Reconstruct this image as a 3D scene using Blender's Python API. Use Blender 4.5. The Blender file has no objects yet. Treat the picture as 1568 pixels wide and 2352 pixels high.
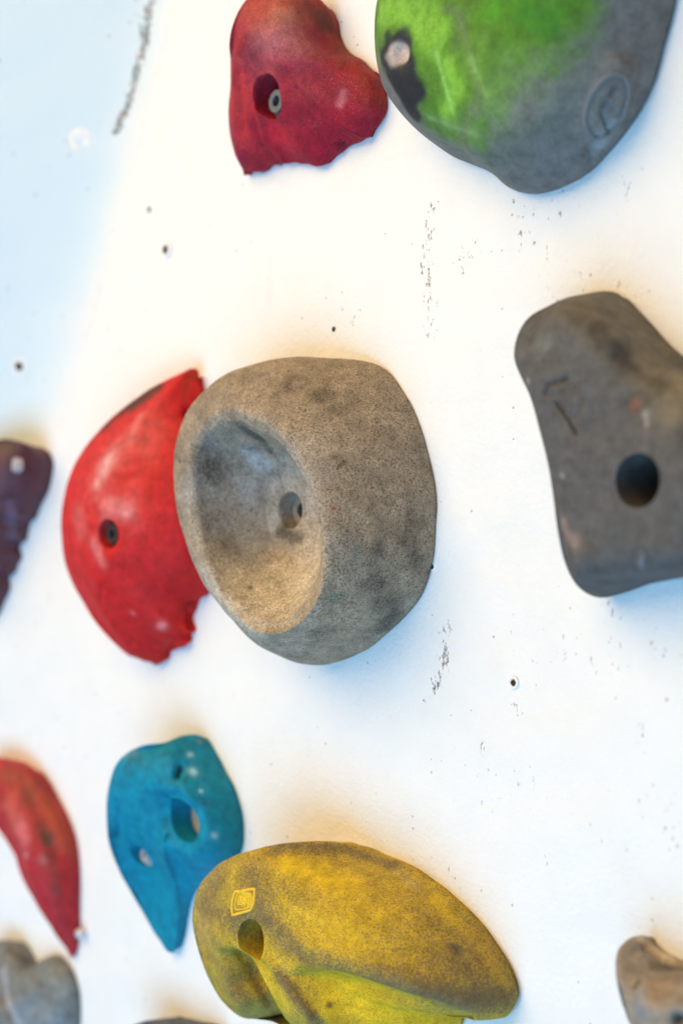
import bpy, bmesh, math, random
import numpy as np
from mathutils import Vector, Matrix
from mathutils.bvhtree import BVHTree

# ------------------------------------------------------------------ camera
sc = bpy.context.scene
COL = sc.collection
A = math.radians(48); D = 0.95
CAM = np.array([math.sin(A)*D, -math.cos(A)*D, 0.0])
FW = np.array([-math.sin(A), math.cos(A), 0.0])
RT = np.array([math.cos(A), math.sin(A), 0.0])
UP = np.array([0, 0, 1.0])
F = 3267.0                                    # focal length in picture units (picture 1568 x 2352)
cd = bpy.data.cameras.new('camera'); cam = bpy.data.objects.new('camera', cd); COL.objects.link(cam)
cd.sensor_fit = 'VERTICAL'; cd.sensor_height = 36; cd.sensor_width = 24; cd.lens = F/2352*36
cam.location = CAM; cam.rotation_euler = (math.radians(90), 0, A)
cd.clip_start = 0.02; cd.clip_end = 50
cd.dof.use_dof = True; cd.dof.focus_distance = 0.878; cd.dof.aperture_fstop = 3.0
sc.camera = cam

# ------------------------------------------------------------------ light
w = bpy.data.worlds.new('World'); sc.world = w; w.use_nodes = True
bg = w.node_tree.nodes['Background']; bg.inputs[0].default_value = (0.93, 0.96, 1.0, 1); bg.inputs[1].default_value = 0.08
def area(name, loc, target, size, power, color):
    l = bpy.data.lights.new(name, 'AREA'); l.shape = 'RECTANGLE'; l.size = size[0]; l.size_y = size[1]
    l.energy = power; l.color = color
    o = bpy.data.objects.new(name, l); COL.objects.link(o); o.location = loc
    o.rotation_euler = (Vector(target)-Vector(loc)).to_track_quat('-Z', 'Y').to_euler()
    return o
area('lamp_above', (-0.35, -2.05, 1.35), (0, 0, 0), (2.8, 2.1), 110, (1.0, 0.71, 0.37))
area('lamp_below', (0.5, -2.05, -1.35), (0, 0, 0), (2.8, 2.1), 101, (0.31, 0.63, 0.98))
sc.view_settings.view_transform = 'Standard'; sc.view_settings.look = 'None'
sc.view_settings.exposure = -0.33; sc.view_settings.gamma = 1.0
sc.cycles.max_bounces = 6

# ------------------------------------------------------------------ helpers
def W(px, py, h=0.0):
    """point at height h off the wall seen at picture position px, py (1568 x 2352)"""
    d = FW + (px-784)/F*RT + (1176-py)/F*UP
    t = (-h-CAM[1])/d[1]
    p = CAM + t*d
    return np.array([p[0], p[2], h])

def ray(px, py):
    d = FW + (px-784)/F*RT + (1176-py)/F*UP
    return Vector(CAM), Vector(d/np.linalg.norm(d))

SA, SB = W(400, 0), W(180, 850)
sd = (SB-SA)[:2]; sd /= np.linalg.norm(sd)
sn = np.array([sd[1], -sd[0]])
if np.dot(sn, W(100, 200)[:2]-SA[:2]) < 0: sn = -sn
def wall_h(x, z):
    """the wall leans out gently beyond the seam on its left side"""
    d = (x-SA[0])*sn[0] + (z-SA[1])*sn[1]
    k = .010+.05/(1+np.exp((z-.05)/.08))
    return 0.72*k*np.logaddexp(0, (d-0.012)/k)
def WP(px, py):
    h = 0.0
    for _ in range(25):
        p = W(px, py, h); h = .5*h+.5*float(wall_h(p[0], p[1]))
    return np.array([p[0], -h, p[1]])

def closed_cr(P, m=24):
    P = np.asarray(P, float); n = len(P); out = []
    t = np.linspace(0, 1, m, endpoint=False)[:, None]
    for i in range(n):
        p0, p1, p2, p3 = P[i-1], P[i], P[(i+1) % n], P[(i+2) % n]
        # tangents limited by segment length so that close points do not loop
        l = np.linalg.norm((p2-p1)[:2])+1e-9
        a = np.linalg.norm((p1-p0)[:2])+1e-9; b = np.linalg.norm((p3-p2)[:2])+1e-9
        m1 = (p2-p0)/(a+l)*l; m2 = (p3-p1)/(l+b)*l
        out.append((2*t**3-3*t**2+1)*p1 + (t**3-2*t**2+t)*m1 + (-2*t**3+3*t**2)*p2 + (t**3-t**2)*m2)
    return np.vstack(out)

def by_angle(P, N, c=None):
    dn = closed_cr(P); c = dn[:, :2].mean(0) if c is None else np.asarray(c)[:2]
    a = np.arctan2(dn[:, 1]-c[1], dn[:, 0]-c[0]); o = np.argsort(a); a = a[o]; q = dn[o]
    a = np.concatenate([a-2*np.pi, a, a+2*np.pi]); q = np.vstack([q, q, q])
    s = np.linspace(-np.pi, np.pi, N, endpoint=False)
    return np.stack([np.interp(s, a, q[:, k]) for k in range(3)], 1)

def by_length(P, N):
    dn = closed_cr(P); dd = np.vstack([dn, dn[:1]])
    s = np.concatenate([[0], np.cumsum(np.linalg.norm(np.diff(dd[:, :2], axis=0), axis=1))])
    t = np.linspace(0, s[-1], N, endpoint=False)
    return np.stack([np.interp(t, s, dd[:, k]) for k in range(3)], 1)

def loft(levels, per=0.0016):
    L = np.array(levels); K = len(L); rows = []
    for k in range(K-1):
        p0 = L[max(k-1, 0)]; p1 = L[k]; p2 = L[k+1]; p3 = L[min(k+2, K-1)]
        ln = np.linalg.norm(p2-p1, axis=1, keepdims=True)+1e-7
        a = np.linalg.norm(p1-p0, axis=1, keepdims=True)+1e-7; b = np.linalg.norm(p3-p2, axis=1, keepdims=True)+1e-7
        m1 = (p2-p0)/(a+ln)*ln if k > 0 else (p2-p1)
        m2 = (p3-p1)/(ln+b)*ln if k < K-2 else (p2-p1)
        n = int(max(3, min(70, ln.max()/per)))
        for t in np.linspace(0, 1, n, endpoint=False):
            rows.append((2*t**3-3*t**2+1)*p1+(t**3-2*t**2+t)*m1+(-2*t**3+3*t**2)*p2+(t**3-t**2)*m2)
    return rows

def sph(S, c, s, H, wt):
    """a level scaled by s about c, its height going from the rim's own height (wt 0) to H (wt 1)"""
    o = S.copy(); o[:, :2] = c[:2] + s*(S[:, :2]-c[:2]); o[:, 2] = S[:, 2]*(1-wt)+H*wt
    return o

def make_mesh(name, rows, top, base_off):
    """rows of N points (x, z, h) closed by a bottom fan and a top pole"""
    N = len(rows[0]); R = len(rows); X = np.vstack(rows)
    V = np.empty((len(X)+2, 3)); hw = base_off
    V[:-2, 0] = X[:, 0]; V[:-2, 1] = -(X[:, 2]+hw); V[:-2, 2] = X[:, 1]
    b = rows[0].mean(0); V[-2] = (b[0], -(b[2]+hw), b[1]); V[-1] = (top[0], -(top[2]+hw), top[1])
    i = np.arange(N); j = (i+1) % N; faces = []
    for r in range(R-1):
        a = r*N
        faces.append(np.stack([a+i, a+j, a+N+j, a+N+i], 1))
    quads = np.vstack(faces)
    me = bpy.data.meshes.new(name)
    fl = quads.tolist() + [(int(q), int(p), len(V)-2) for p, q in zip(i, j)] + [(int((R-1)*N+p), int((R-1)*N+q), len(V)-1) for p, q in zip(i, j)]
    me.from_pydata(V.tolist(), [], fl)
    bm = bmesh.new(); bm.from_mesh(me); bmesh.ops.recalc_face_normals(bm, faces=bm.faces); bm.to_mesh(me); bm.free()
    return me

def coords(me):
    a = np.empty(len(me.vertices)*3); me.vertices.foreach_get('co', a); return a.reshape(-1, 3)
def setco(me, V): me.vertices.foreach_set('co', np.asarray(V, float).ravel()); me.update()
def normals(me):
    a = np.empty(len(me.vertices)*3); me.vertex_normals.foreach_get('vector', a); return a.reshape(-1, 3)
def bvh(me):
    return BVHTree.FromPolygons([v.co for v in me.vertices], [p.vertices for p in me.polygons])

def densify(poly, step=6):
    if len(poly) == 1: return list(poly)
    out = []
    for (a, b) in zip(poly[:-1], poly[1:]):
        n = max(1, int(math.hypot(b[0]-a[0], b[1]-a[1])/step))
        for k in range(n): out.append((a[0]+(b[0]-a[0])*k/n, a[1]+(b[1]-a[1])*k/n))
    out.append(poly[-1]); return out

def hits(tree, poly, step=6):
    P = []; Nn = []
    for (px, py) in densify(poly, step):
        o, d = ray(px, py); loc, n, _, _ = tree.ray_cast(o, d)
        if loc is not None: P.append(loc); Nn.append(n)
    return P, Nn

def dist_to(V, P):
    dm = np.full(len(V), 1e9)
    for p in P:
        q = V-np.array(p); dm = np.minimum(dm, (q*q).sum(1))
    return np.sqrt(dm)

def pxm(p):
    return float(np.dot(np.array(p)-CAM, FW))/F       # metres per picture unit at point p

def vnoise(V, scale, seed=0):
    """cheap smooth noise from summed sines"""
    r = np.random.RandomState(seed); o = np.zeros(len(V))
    for k in range(14):
        d = r.normal(size=3); d /= np.linalg.norm(d)
        o += np.sin(V@d*scale*r.uniform(.5, 1.8)+r.uniform(0, 6.28))
    return o/14**.5

def empty(name, loc, label, cat, group):
    o = bpy.data.objects.new(name, None); COL.objects.link(o); o.location = loc; o.empty_display_size = .05
    o['label'] = label; o['category'] = cat
    if group: o['group'] = group
    return o
def link(name, me, mat, parent):
    o = bpy.data.objects.new(name, me); COL.objects.link(o); me.materials.clear(); me.materials.append(mat)
    if parent is not None:
        o.parent = parent; o.matrix_parent_inverse = Matrix.Translation(-Vector(parent.location))
    return o

# ------------------------------------------------------------------ materials
class NT:
    def __init__(s, name):
        s.m = bpy.data.materials.new(name); s.m.use_nodes = True; s.t = s.m.node_tree; s.n = s.t.nodes
        s.b = s.n['Principled BSDF']; s.tc = s.n.new('ShaderNodeTexCoord')
    def put(s, sock, v):
        if isinstance(v, bpy.types.NodeSocket): s.t.links.new(v, sock)
        elif v is not None: sock.default_value = v
    def noise(s, scale, detail=3, rough=.6, vec=None, off=None):
        n = s.n.new('ShaderNodeTexNoise'); n.inputs['Scale'].default_value = scale; n.inputs['Detail'].default_value = detail
        n.inputs['Roughness'].default_value = rough
        s.put(n.inputs['Vector'], vec if vec is not None else s.tc.outputs['Object']); return n.outputs['Fac']
    def math(s, op, a, b=0.0, c=None, clamp=False):
        n = s.n.new('ShaderNodeMath'); n.operation = op; n.use_clamp = clamp
        s.put(n.inputs[0], a); s.put(n.inputs[1], b)
        if c is not None: s.put(n.inputs[2], c)
        return n.outputs[0]
    def ramp(s, f, lo, hi, a=0.0, b=1.0):
        n = s.n.new('ShaderNodeMapRange'); n.interpolation_type = 'SMOOTHSTEP'
        s.put(n.inputs[0], f); s.put(n.inputs[1], lo); s.put(n.inputs[2], hi); s.put(n.inputs[3], a); s.put(n.inputs[4], b)
        return n.outputs[0]
    def mix(s, f, a, b, mode='MIX'):
        n = s.n.new('ShaderNodeMix'); n.data_type = 'RGBA'; n.blend_type = mode
        s.put(n.inputs[0], f)
        s.put(n.inputs[6], (*a, 1) if isinstance(a, tuple) and len(a) == 3 else a)
        s.put(n.inputs[7], (*b, 1) if isinstance(b, tuple) and len(b) == 3 else b)
        return n.outputs[2]
    def attr(s, name):
        n = s.n.new('ShaderNodeAttribute'); n.attribute_name = name; return n
    def bump(s, h, strength, dist, prev=None):
        n = s.n.new('ShaderNodeBump'); n.inputs['Strength'].default_value = strength; n.inputs['Distance'].default_value = dist
        s.put(n.inputs['Height'], h)
        if prev is not None: s.put(n.inputs['Normal'], prev)
        return n.outputs[0]

def hold_mat(name, grime_shade, grain=.35, chalk=.15, rough=.82, fine=900, bumpy=.5, chalkcol=(.75, .68, .6), spec=.3, blotch=.5, dark=1.05, lo=.3, hi=.72, gs=3.2):
    t = NT(name); at = t.attr('paint'); col = at.outputs['Color']; al = at.outputs['Alpha']
    n1 = t.noise(fine, 4, .75); n2 = t.noise(42, 6, .65); n3 = t.noise(fine*1.7, 2, .5); n4 = t.noise(120, 5, .7)
    # worn-in grime and shade painted into some hollows, where the alpha of the paint attribute says so, broken up by grain
    g = t.math('ADD', al, t.math('MULTIPLY', t.math('SUBTRACT', n1, .5), grain*gs))
    g = t.math('ADD', g, t.math('MULTIPLY', t.math('SUBTRACT', n2, .5), 1.5*blotch))
    g = t.ramp(g, lo, hi)
    c = t.mix(g, col, grime_shade)
    br = t.math('ADD', .25, t.math('MULTIPLY', n4, 1.5)); br2 = t.math('ADD', 1-grain*2.6, t.math('MULTIPLY', n1, grain*5.2))
    m = t.math('MULTIPLY', t.math('MULTIPLY', br, br2), dark)
    cm = t.n.new('ShaderNodeCombineColor'); [t.put(cm.inputs[i], m) for i in range(3)]
    c = t.mix(1.0, c, cm.outputs[0], 'MULTIPLY')
    ch = t.math('MULTIPLY', t.ramp(n3, .60, .70), t.ramp(n2, .45, .75, chalk*.3, chalk*1.6), clamp=True)
    c = t.mix(ch, c, chalkcol)
    pit = t.math('MULTIPLY', t.ramp(n3, .43, .36), min(1, grain*1.3))
    c = t.mix(pit, c, t.mix(.75, c, (.02, .017, .014)))
    t.put(t.b.inputs['Base Color'], c); t.b.inputs['Roughness'].default_value = rough
    t.b.inputs['Specular IOR Level'].default_value = spec
    nb = t.bump(n1, bumpy, .0006); nb = t.bump(n4, .35, .0016, nb); t.put(t.b.inputs['Normal'], nb)
    return t.m

def plain(name, col, rough=.5, metal=0.0, ns=300, amt=.3, bump=.2):
    t = NT(name); n = t.noise(ns, 4)
    f = t.math('ADD', 1-amt, t.math('MULTIPLY', n, 2*amt))
    cm = t.n.new('ShaderNodeCombineColor'); [t.put(cm.inputs[i], f) for i in range(3)]
    t.put(t.b.inputs['Base Color'], t.mix(1.0, col, cm.outputs[0], 'MULTIPLY'))
    t.b.inputs['Roughness'].default_value = rough; t.b.inputs['Metallic'].default_value = metal
    t.put(t.b.inputs['Normal'], t.bump(n, bump, .0005)); return t.m

def wall_mat():
    t = NT('white_painted_wall'); at = t.attr('dirt_cool_light')
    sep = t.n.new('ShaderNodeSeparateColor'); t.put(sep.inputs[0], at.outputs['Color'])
    mp = t.n.new('ShaderNodeMapping'); mp.inputs['Scale'].default_value = (1.25, 1, .62); t.put(mp.inputs['Vector'], t.tc.outputs['Object'])
    v = mp.outputs[0]
    nA = t.noise(330, 5, .62, v); nB = t.noise(1150, 3, .6, v); nC = t.noise(38, 4, .6); nD = t.noise(7, 3)
    base = t.mix(t.ramp(nC, .35, .7), (.865, .86, .85), (.84, .84, .83)); base = t.mix(sep.outputs[2], base, (.70, .815, .875))  # blue channel paints the left panel's cool light into the base
    # scuffs: density from the attribute's red channel decides how much of the noise shows
    thr = t.math('SUBTRACT', .775, t.math('MULTIPLY', sep.outputs[0], .31))
    f = t.ramp(nA, thr, t.math('ADD', thr, .045))
    f = t.math('MULTIPLY', f, t.ramp(nB, .36, .5))
    dcol = t.mix(t.ramp(t.noise(60, 2), .42, .58), (.05, .06, .06), (.26, .14, .09))
    c = t.mix(t.math('MULTIPLY', f, .85), base, dcol)
    # tiny isolated specks
    vo = t.n.new('ShaderNodeTexVoronoi'); vo.voronoi_dimensions = '2D'; vo.inputs['Scale'].default_value = 120
    sx = t.n.new('ShaderNodeSeparateXYZ'); t.put(sx.inputs[0], t.tc.outputs['Object']); cx = t.n.new('ShaderNodeCombineXYZ'); t.put(cx.inputs[0], sx.outputs[0]); t.put(cx.inputs[1], sx.outputs[2]); t.put(vo.inputs['Vector'], cx.outputs[0])
    sc2 = t.n.new('ShaderNodeSeparateColor'); t.put(sc2.inputs[0], vo.outputs['Color'])
    rad = t.ramp(sc2.outputs[0], .93, 1.0, 0.0, .125)
    on = t.math('MULTIPLY', t.ramp(t.math('SUBTRACT', rad, vo.outputs['Distance']), 0.0, .03), t.ramp(nD, .4, .6, .25, 1.0))
    c = t.mix(t.math('MULTIPLY', on, .75), c, (.22, .17, .14))
    c = t.mix(t.math('MULTIPLY', sep.outputs[1], t.ramp(nA, .35, .6, .35, 1.0)), c, (.50, .46, .42))   # soft grey rubs
    t.put(t.b.inputs['Base Color'], c); t.b.inputs['Roughness'].default_value = .62; t.b.inputs['Specular IOR Level'].default_value = .3
    nb = t.bump(t.noise(300, 5, .7), .9, .0013); nb = t.bump(nC, .08, .004, nb); t.put(t.b.inputs['Normal'], nb)
    return t.m

M_WALL = wall_mat()
M_STEEL = plain('dull_steel', (.14, .175, .215), .42, .8)
M_PALE = plain('pale_screw', (.62, .60, .62), .4, .5)
M_DARK = plain('dark_socket_shade', (.012, .012, .014), .7)
M_RUST = plain('dark_rusty_bolt', (.045, .035, .035), .55, .4)
M_BLACK = plain('dark_hole', (.03, .018, .010), .9)
M_TAN = plain('shaded_wall_tan', (.42, .33, .22), .8)  # white wall inside the pocket, its shade put into the tan
M_WHITE = plain('white_paint', (.84, .83, .81), .6)

# ------------------------------------------------------------------ the wall
def build_wall():
    xs = np.arange(-1.75, 1.15, .0055); zs = np.arange(-1.0, 1.0, .0055)
    X, Z = np.meshgrid(xs, zs); V = np.stack([X.ravel(), np.zeros(X.size), Z.ravel()], 1)
    h = wall_h(V[:, 0], V[:, 2]) + .0012*vnoise(V, 22, 3) + .0004*vnoise(V, 90, 4)
    h += np.where(True, -.0012, 0)
    V[:, 1] = -h
    nx, nz = len(xs), len(zs)
    i = (np.arange(nz-1)[:, None]*nx + np.arange(nx-1)[None]).ravel()
    fc = np.stack([i, i+1, i+nx+1, i+nx], 1)
    me = bpy.data.meshes.new('wall'); me.from_pydata(V.tolist(), [], fc.tolist())
    for p in me.polygons: p.use_smooth = True
    dens = np.full(len(V), .06); rub = np.zeros(len(V))
    def spot(poly, r, a, ch=0):
        nonlocal dens, rub
        P = [WP(*q) for q in densify(poly, 8)]
        d = dist_to(V, P); g = np.exp(-(d/(r*.00029))**2)*a
        if ch == 0: dens = np.maximum(dens, g)
        else: rub = np.maximum(rub, g)
    for poly, r, a in [
        ([(345, 0), (330, 100), (305, 190), (290, 250), (262, 302)], 10, 1.6), ([(335, 60), (315, 35), (318, 90)], 9, 1.2), ([(262, 300), (270, 292)], 7, 2.6), ([(330, 60), (312, 30)], 26, .8),
        ([(990, 465), (985, 520), (975, 600), (985, 690), (988, 770)], 17, .95), ([(1085, 580), (1050, 605)], 34, .82),
        ([(1200, 560), (1180, 450), (1300, 480)], 60, .62), ([(1025, 1440), (1015, 1530), (985, 1600)], 17, 1.05),
        ([(960, 350), (965, 300)], 25, .6), ([(790, 30), (810, 90)], 20, .6),
        ([(1165, 1620), (1205, 1650)], 9, 1.15), ([(612, 625), (612, 665)], 7, 1.5), ([(820, 715), (810, 735)], 7, 1.1),
        ([(1140, 1830), (1185, 1855)], 10, .9), ([(1435, 420), (1437, 470)], 12, .95), ([(1480, 1660), (1475, 1720)], 16, .85),
        ([(1535, 1800), (1545, 1960)], 14, .9), ([(1390, 1385), (1410, 1430)], 12, .95), ([(1100, 1720), (1120, 1770)], 18, .75),
        ([(1195, 700), (1225, 735)], 9, .9), ([(1260, 1990), (1285, 2010)], 10, .8), ([(1240, 590), (1300, 720)], 50, .6),
        ([(1020, 1990), (1060, 2040)], 12, .85), ([(830, 1880), (850, 1860)], 6, 1.2), ([(1255, 640), (1450, 660)], 40, .6),
        ([(1500, 1500), (1200, 1500)], 90, .55), ([(1000, 1750), (1500, 1900)], 90, .5), ([(988, 515), (1000, 530)], 4, 1.5)]:
        spot(poly, r*1.75 if r < 30 else r*1.2, a*(.80 if poly[0][0] > 400 else .95))
    for poly, r, a in [([(395, 20), (375, 110), (345, 200), (325, 300), (300, 400)], 7, .28), ([(232, 640), (215, 720), (195, 780)], 7, .3),
        ([(404, 345), (375, 430)], 5, .22), ([(490, 410), (478, 460)], 7, .25), ([(115, 1370), (117, 1378)], 8, .4), ([(612, 600), (611, 690)], 9, .35),
        ([(653, 403), (655, 411)], 5, .6), ([(413, 718), (414, 722)], 6, .4), ([(340, 478), (341, 480)], 7, .5), ([(45, 838), (75, 900)], 8, .15)]:
        spot(poly, r, a, 1)
    ca = me.color_attributes.new('dirt_cool_light', 'FLOAT_COLOR', 'POINT')
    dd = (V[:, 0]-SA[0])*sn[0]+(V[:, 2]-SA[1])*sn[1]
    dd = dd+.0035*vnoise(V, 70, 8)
    cool_light = 1/(1+np.exp(-(dd-.006)/.008))*(1/(1+np.exp(-(V[:, 2]+.12)/.05)))  # cool light painted over the panel beyond the seam
    arr = np.stack([np.clip(dens, 0, 1.4), np.clip(rub, 0, 1), cool_light, 1+0*dens], 1); ca.data.foreach_set('color', arr.ravel())
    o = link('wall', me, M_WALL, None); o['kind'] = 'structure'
    return o
WALL = build_wall()

def lathe(name, prof, axis, loc, n=28, squash=1.0):
    """prof: (radius, height along axis)"""
    bm = bmesh.new(); rings = []
    for r, h in prof:
        rings.append([bm.verts.new((r*math.cos(2*math.pi*k/n), r*math.sin(2*math.pi*k/n)*squash, h)) for k in range(n)])
    for a, b in zip(rings[:-1], rings[1:]):
        for k in range(n): bm.faces.new((a[k], a[(k+1) % n], b[(k+1) % n], b[k]))
    bm.faces.new(rings[0][::-1]); bm.faces.new(rings[-1])
    bmesh.ops.recalc_face_normals(bm, faces=bm.faces)
    q = Vector(axis).to_track_quat('Z', 'Y').to_matrix().to_4x4()
    bm.transform(Matrix.Translation(loc) @ q)
    me = bpy.data.meshes.new(name); bm.to_mesh(me); bm.free()
    for p in me.polygons: p.use_smooth = True
    me.set_sharp_from_angle(angle=math.radians(40))
    return me
NRM = Vector((0, -1, 0))

def screw_hole(px, py, r=.0022, dark=True, lip=.0045):
    p = WP(px, py); loc = Vector((p[0], p[1]+.0012, p[2]))
    e = .004; nn = Vector((-(wall_h(p[0]+e, p[2])-wall_h(p[0]-e, p[2]))/(2*e), -1, -(wall_h(p[0], p[2]+e)-wall_h(p[0], p[2]-e))/(2*e))).normalized()
    l = link('hole_lip', lathe('hole_lip', [(lip*1.5, -.002), (lip*1.4, -.0001), (lip*1.1, .0003), (lip*.85, .00035), (r*1.05, .0001), (r*.8, -.0003)], nn, loc), M_WHITE, WALL)
    if dark:
        m = lathe('screw_hole', [(r*.9, -.001), (r*1.0, .0003), (r*.82, .0006), (r*.5, .0005), (r*.2, .0004)], nn, loc+Vector((r*.25, 0, -r*.15)), 14)
        V = coords(m); V += .00018*np.random.RandomState(int(px)).normal(size=V.shape)*np.array([1, .2, 1]); setco(m, V)
        link('screw_hole', m, M_BLACK, WALL)
for a in [(376, 572, .0036), (763, 755, .0018), (945, 771, .0017), (1174, 1568, .0021), (40, 840, .0036), (1232, 2192, .0010), (340, 480, .0022), (988, 1301, .0016)]:
    screw_hole(a[0], a[1], a[2], True, max(.0028, a[2]*1.35))
screw_hole(182, 325, .003, False, .008)

# ------------------------------------------------------------------ holds
def drill(me, p, r, hb, fl):
    """sink a round hole of radius r straight towards the wall down to height hb, its lip eased by fl"""
    bm = bmesh.new(); bm.from_mesh(me); bm.normal_update()
    def rad(v): return math.hypot(v.co.x-p.x, v.co.z-p.z)
    def front(v): return v.normal.y < -.02 and -v.co.y > hb+.002
    for _ in range(2):
        ed = {e for e in bm.edges if any(rad(v) < r*1.35 and front(v) for v in e.verts) and e.calc_length() > .0007}
        if not ed: break
        bmesh.ops.subdivide_edges(bm, edges=list(ed), cuts=1, use_grid_fill=True); bm.normal_update()
    bmesh.ops.triangulate(bm, faces=[f for f in bm.faces if len(f.verts) > 4])
    bm.normal_update()
    kill = [v for v in bm.verts if rad(v) < r and front(v)]
    near = [v for v in bm.verts if r <= rad(v) < r*2.2 and front(v)]
    bmesh.ops.delete(bm, geom=kill, context='VERTS')
    be = [e for e in bm.edges if len(e.link_faces) == 1 and all(rad(v) < r*1.9 for v in e.verts)]
    bv = {v for e in be for v in e.verts}
    w_ = .28*r+.001
    for v in near:
        if v.is_valid:
            q = rad(v); t = math.exp(-((q-r)/w_)**2)
            v.co.y += fl*.0042*t
    for v in bv:
        q = rad(v); v.co.x = p.x+(v.co.x-p.x)*r/q; v.co.z = p.z+(v.co.z-p.z)*r/q
    K = 12; chain = {}
    for v in bv:
        c = [v]
        for k in range(1, K+1):
            t = k/K; y = v.co.y*(1-t)+(-hb)*t; f = 1-.05*t-.02*min(1, k)
            c.append(bm.verts.new((p.x+(v.co.x-p.x)*f, y, p.z+(v.co.z-p.z)*f)))
        chain[v] = c
    cen = bm.verts.new((p.x, -hb, p.z))
    for e in be:
        a, b = e.verts
        if e.link_faces[0].loops and any(l.vert == a and l.link_loop_next.vert == b for l in e.link_faces[0].loops): a, b = b, a
        for k in range(K): bm.faces.new((chain[a][k], chain[b][k], chain[b][k+1], chain[a][k+1]))
        bm.faces.new((chain[a][K], chain[b][K], cen))
    bmesh.ops.delete(bm, geom=[v for v in bm.verts if not v.link_faces], context='VERTS')
    bm.to_mesh(me); bm.free(); me.update()

def finish_hold(me, name_root, label, mat, base, grime0, disp=(), holes=(), paint=(), grime_shade=(), group='climbing holds bolted to the wall', lump=.0006, seed=1, wavy=0.0, smooth=10, regions=()):
    V = coords(me); tree = bvh(me)
    # shape features
    def carve(fs):
        dv = np.zeros(len(V))
        for f in fs:
            poly, r, amp = f[:3]; pw = f[3] if len(f) > 3 else 2.0
            P, _ = hits(tree, poly)
            if not P: continue
            rr = r*np.mean([pxm(p) for p in P]); d = dist_to(V, P)
            dv += amp*np.exp(-(d/rr)**pw)
        return dv
    for poly, depth, soft in regions:
        q = np.stack([V[:, 0], V[:, 2], -V[:, 1]], 1); px, py = proj(q); pl = np.array(poly, float)
        nrm = normals(me); ins = inside(px, py, pl[:, 0], pl[:, 1]); dm = np.full(len(V), 1e9)
        for a, b in zip(pl, np.roll(pl, -1, 0)):
            ab = b-a; t = np.clip(((px-a[0])*ab[0]+(py-a[1])*ab[1])/(ab@ab), 0, 1)
            dm = np.minimum(dm, np.hypot(px-a[0]-t*ab[0], py-a[1]-t*ab[1]))
        sdm = np.where(ins, dm, -dm); wq = np.clip(.5+sdm/(2*soft), 0, 1); wq = wq*wq*(3-2*wq)
        wq = wq*np.clip(-nrm[:, 1]/.15, 0, 1)
        V = V.copy(); V[:, 1] = np.where(wq > 0, np.minimum(V[:, 1]+depth*wq, np.maximum(V[:, 1], -.005)), V[:, 1])
        setco(me, V)
    if regions:
        bm = bmesh.new(); bm.from_mesh(me); vs = [v for v in bm.verts if v.co.y < -.004]
        for _ in range(4): bmesh.ops.smooth_vert(bm, verts=vs, factor=.5, use_axis_x=True, use_axis_y=True, use_axis_z=True)
        bm.to_mesh(me); bm.free(); me.update(); V = coords(me); tree = bvh(me)
    N = normals(me); big = [f for f in disp if f[1] >= 19]
    if big:
        setco(me, V+N*carve(big)[:, None])
        bm = bmesh.new(); bm.from_mesh(me); vs = [v for v in bm.verts if v.co.y < -.004]
        for _ in range(smooth): bmesh.ops.smooth_vert(bm, verts=vs, factor=.5, use_axis_x=True, use_axis_y=True, use_axis_z=True)
        bm.to_mesh(me); bm.free(); me.update(); V = coords(me); tree = bvh(me); N = normals(me)
    dv = carve([f for f in disp if f[1] < 19])
    dv += lump*(vnoise(V, 70, seed)+.5*vnoise(V, 190, seed+9))
    hh = -V[:, 1]
    V2 = V + N*dv[:, None]
    if wavy: V2[:, [0, 2]] += (wavy*np.exp(-hh/.006)*vnoise(V, 420, seed+5))[:, None]*N[:, [0, 2]]
    setco(me, V2)
    tree = bvh(me)
    c = V2.mean(0); root = empty(name_root, (float(c[0]), -float(wall_h(c[0], c[2])), float(V2[:, 2].min())), label, 'climbing hold', group)
    info = []
    for hd in holes:
        px, py, r, bottom = hd['at'][0], hd['at'][1], hd['r'], hd['bottom']
        P, _ = hits(tree, [(px, py)])
        if not P: continue
        p = P[0]; ax = Vector((0, -1, 0)); fl = hd.get('flare', 1.0)
        wb = float(wall_h(p.x, p.z)); depth = hd.get('depth', max(-p.y-wb-bottom, .009))
        drill(me, p, r, -(p.y+depth), fl)
        info.append((p, ax, depth, r, wb, hd))
    o = bpy.data.objects.new('hold_body', me); COL.objects.link(o)
    me.materials.clear(); me.materials.append(mat)
    for k in range(len(me.polygons)): pass
    me.polygons.foreach_set('material_index', [0]*len(me.polygons)); me.polygons.foreach_set('use_smooth', [True]*len(me.polygons))
    me.set_sharp_from_angle(angle=math.radians(48))
    o.parent = root; o.matrix_parent_inverse = Matrix.Translation(-root.location)
    # colours of the thing itself: patches, stains, chalk; in places light and shade painted in
    V = coords(me); C = np.tile(np.array([*base, grime0], float), (len(V), 1))
    C[:, 3] += .10*vnoise(V, 45, seed+2)
    for f in paint:
        poly, r, colr = f[:3]; st = f[3] if len(f) > 3 else 1.0; pw = f[4] if len(f) > 4 else 4.0
        P, _ = hits(tree, poly)
        if not P: continue
        rr = r*np.mean([pxm(p) for p in P]); d = dist_to(V, P)*(1+.15*vnoise(V, 160, seed+3)+.10*vnoise(V, 480, seed+4))
        wt = (st/(1+(d/rr)**pw))[:, None]
        C[:, :3] = C[:, :3]*(1-wt)+np.array(colr)*wt
    for f in grime_shade:
        poly, r, a = f[:3]
        P, _ = hits(tree, poly)
        if not P: continue
        rr = r*np.mean([pxm(p) for p in P]); d = dist_to(V, P)
        C[:, 3] += a*np.exp(-(d/rr)**2)
    C = np.clip(C, 0, 1.3)
    ca = me.color_attributes.new('paint', 'FLOAT_COLOR', 'POINT'); ca.data.foreach_set('color', C.ravel())
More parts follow.
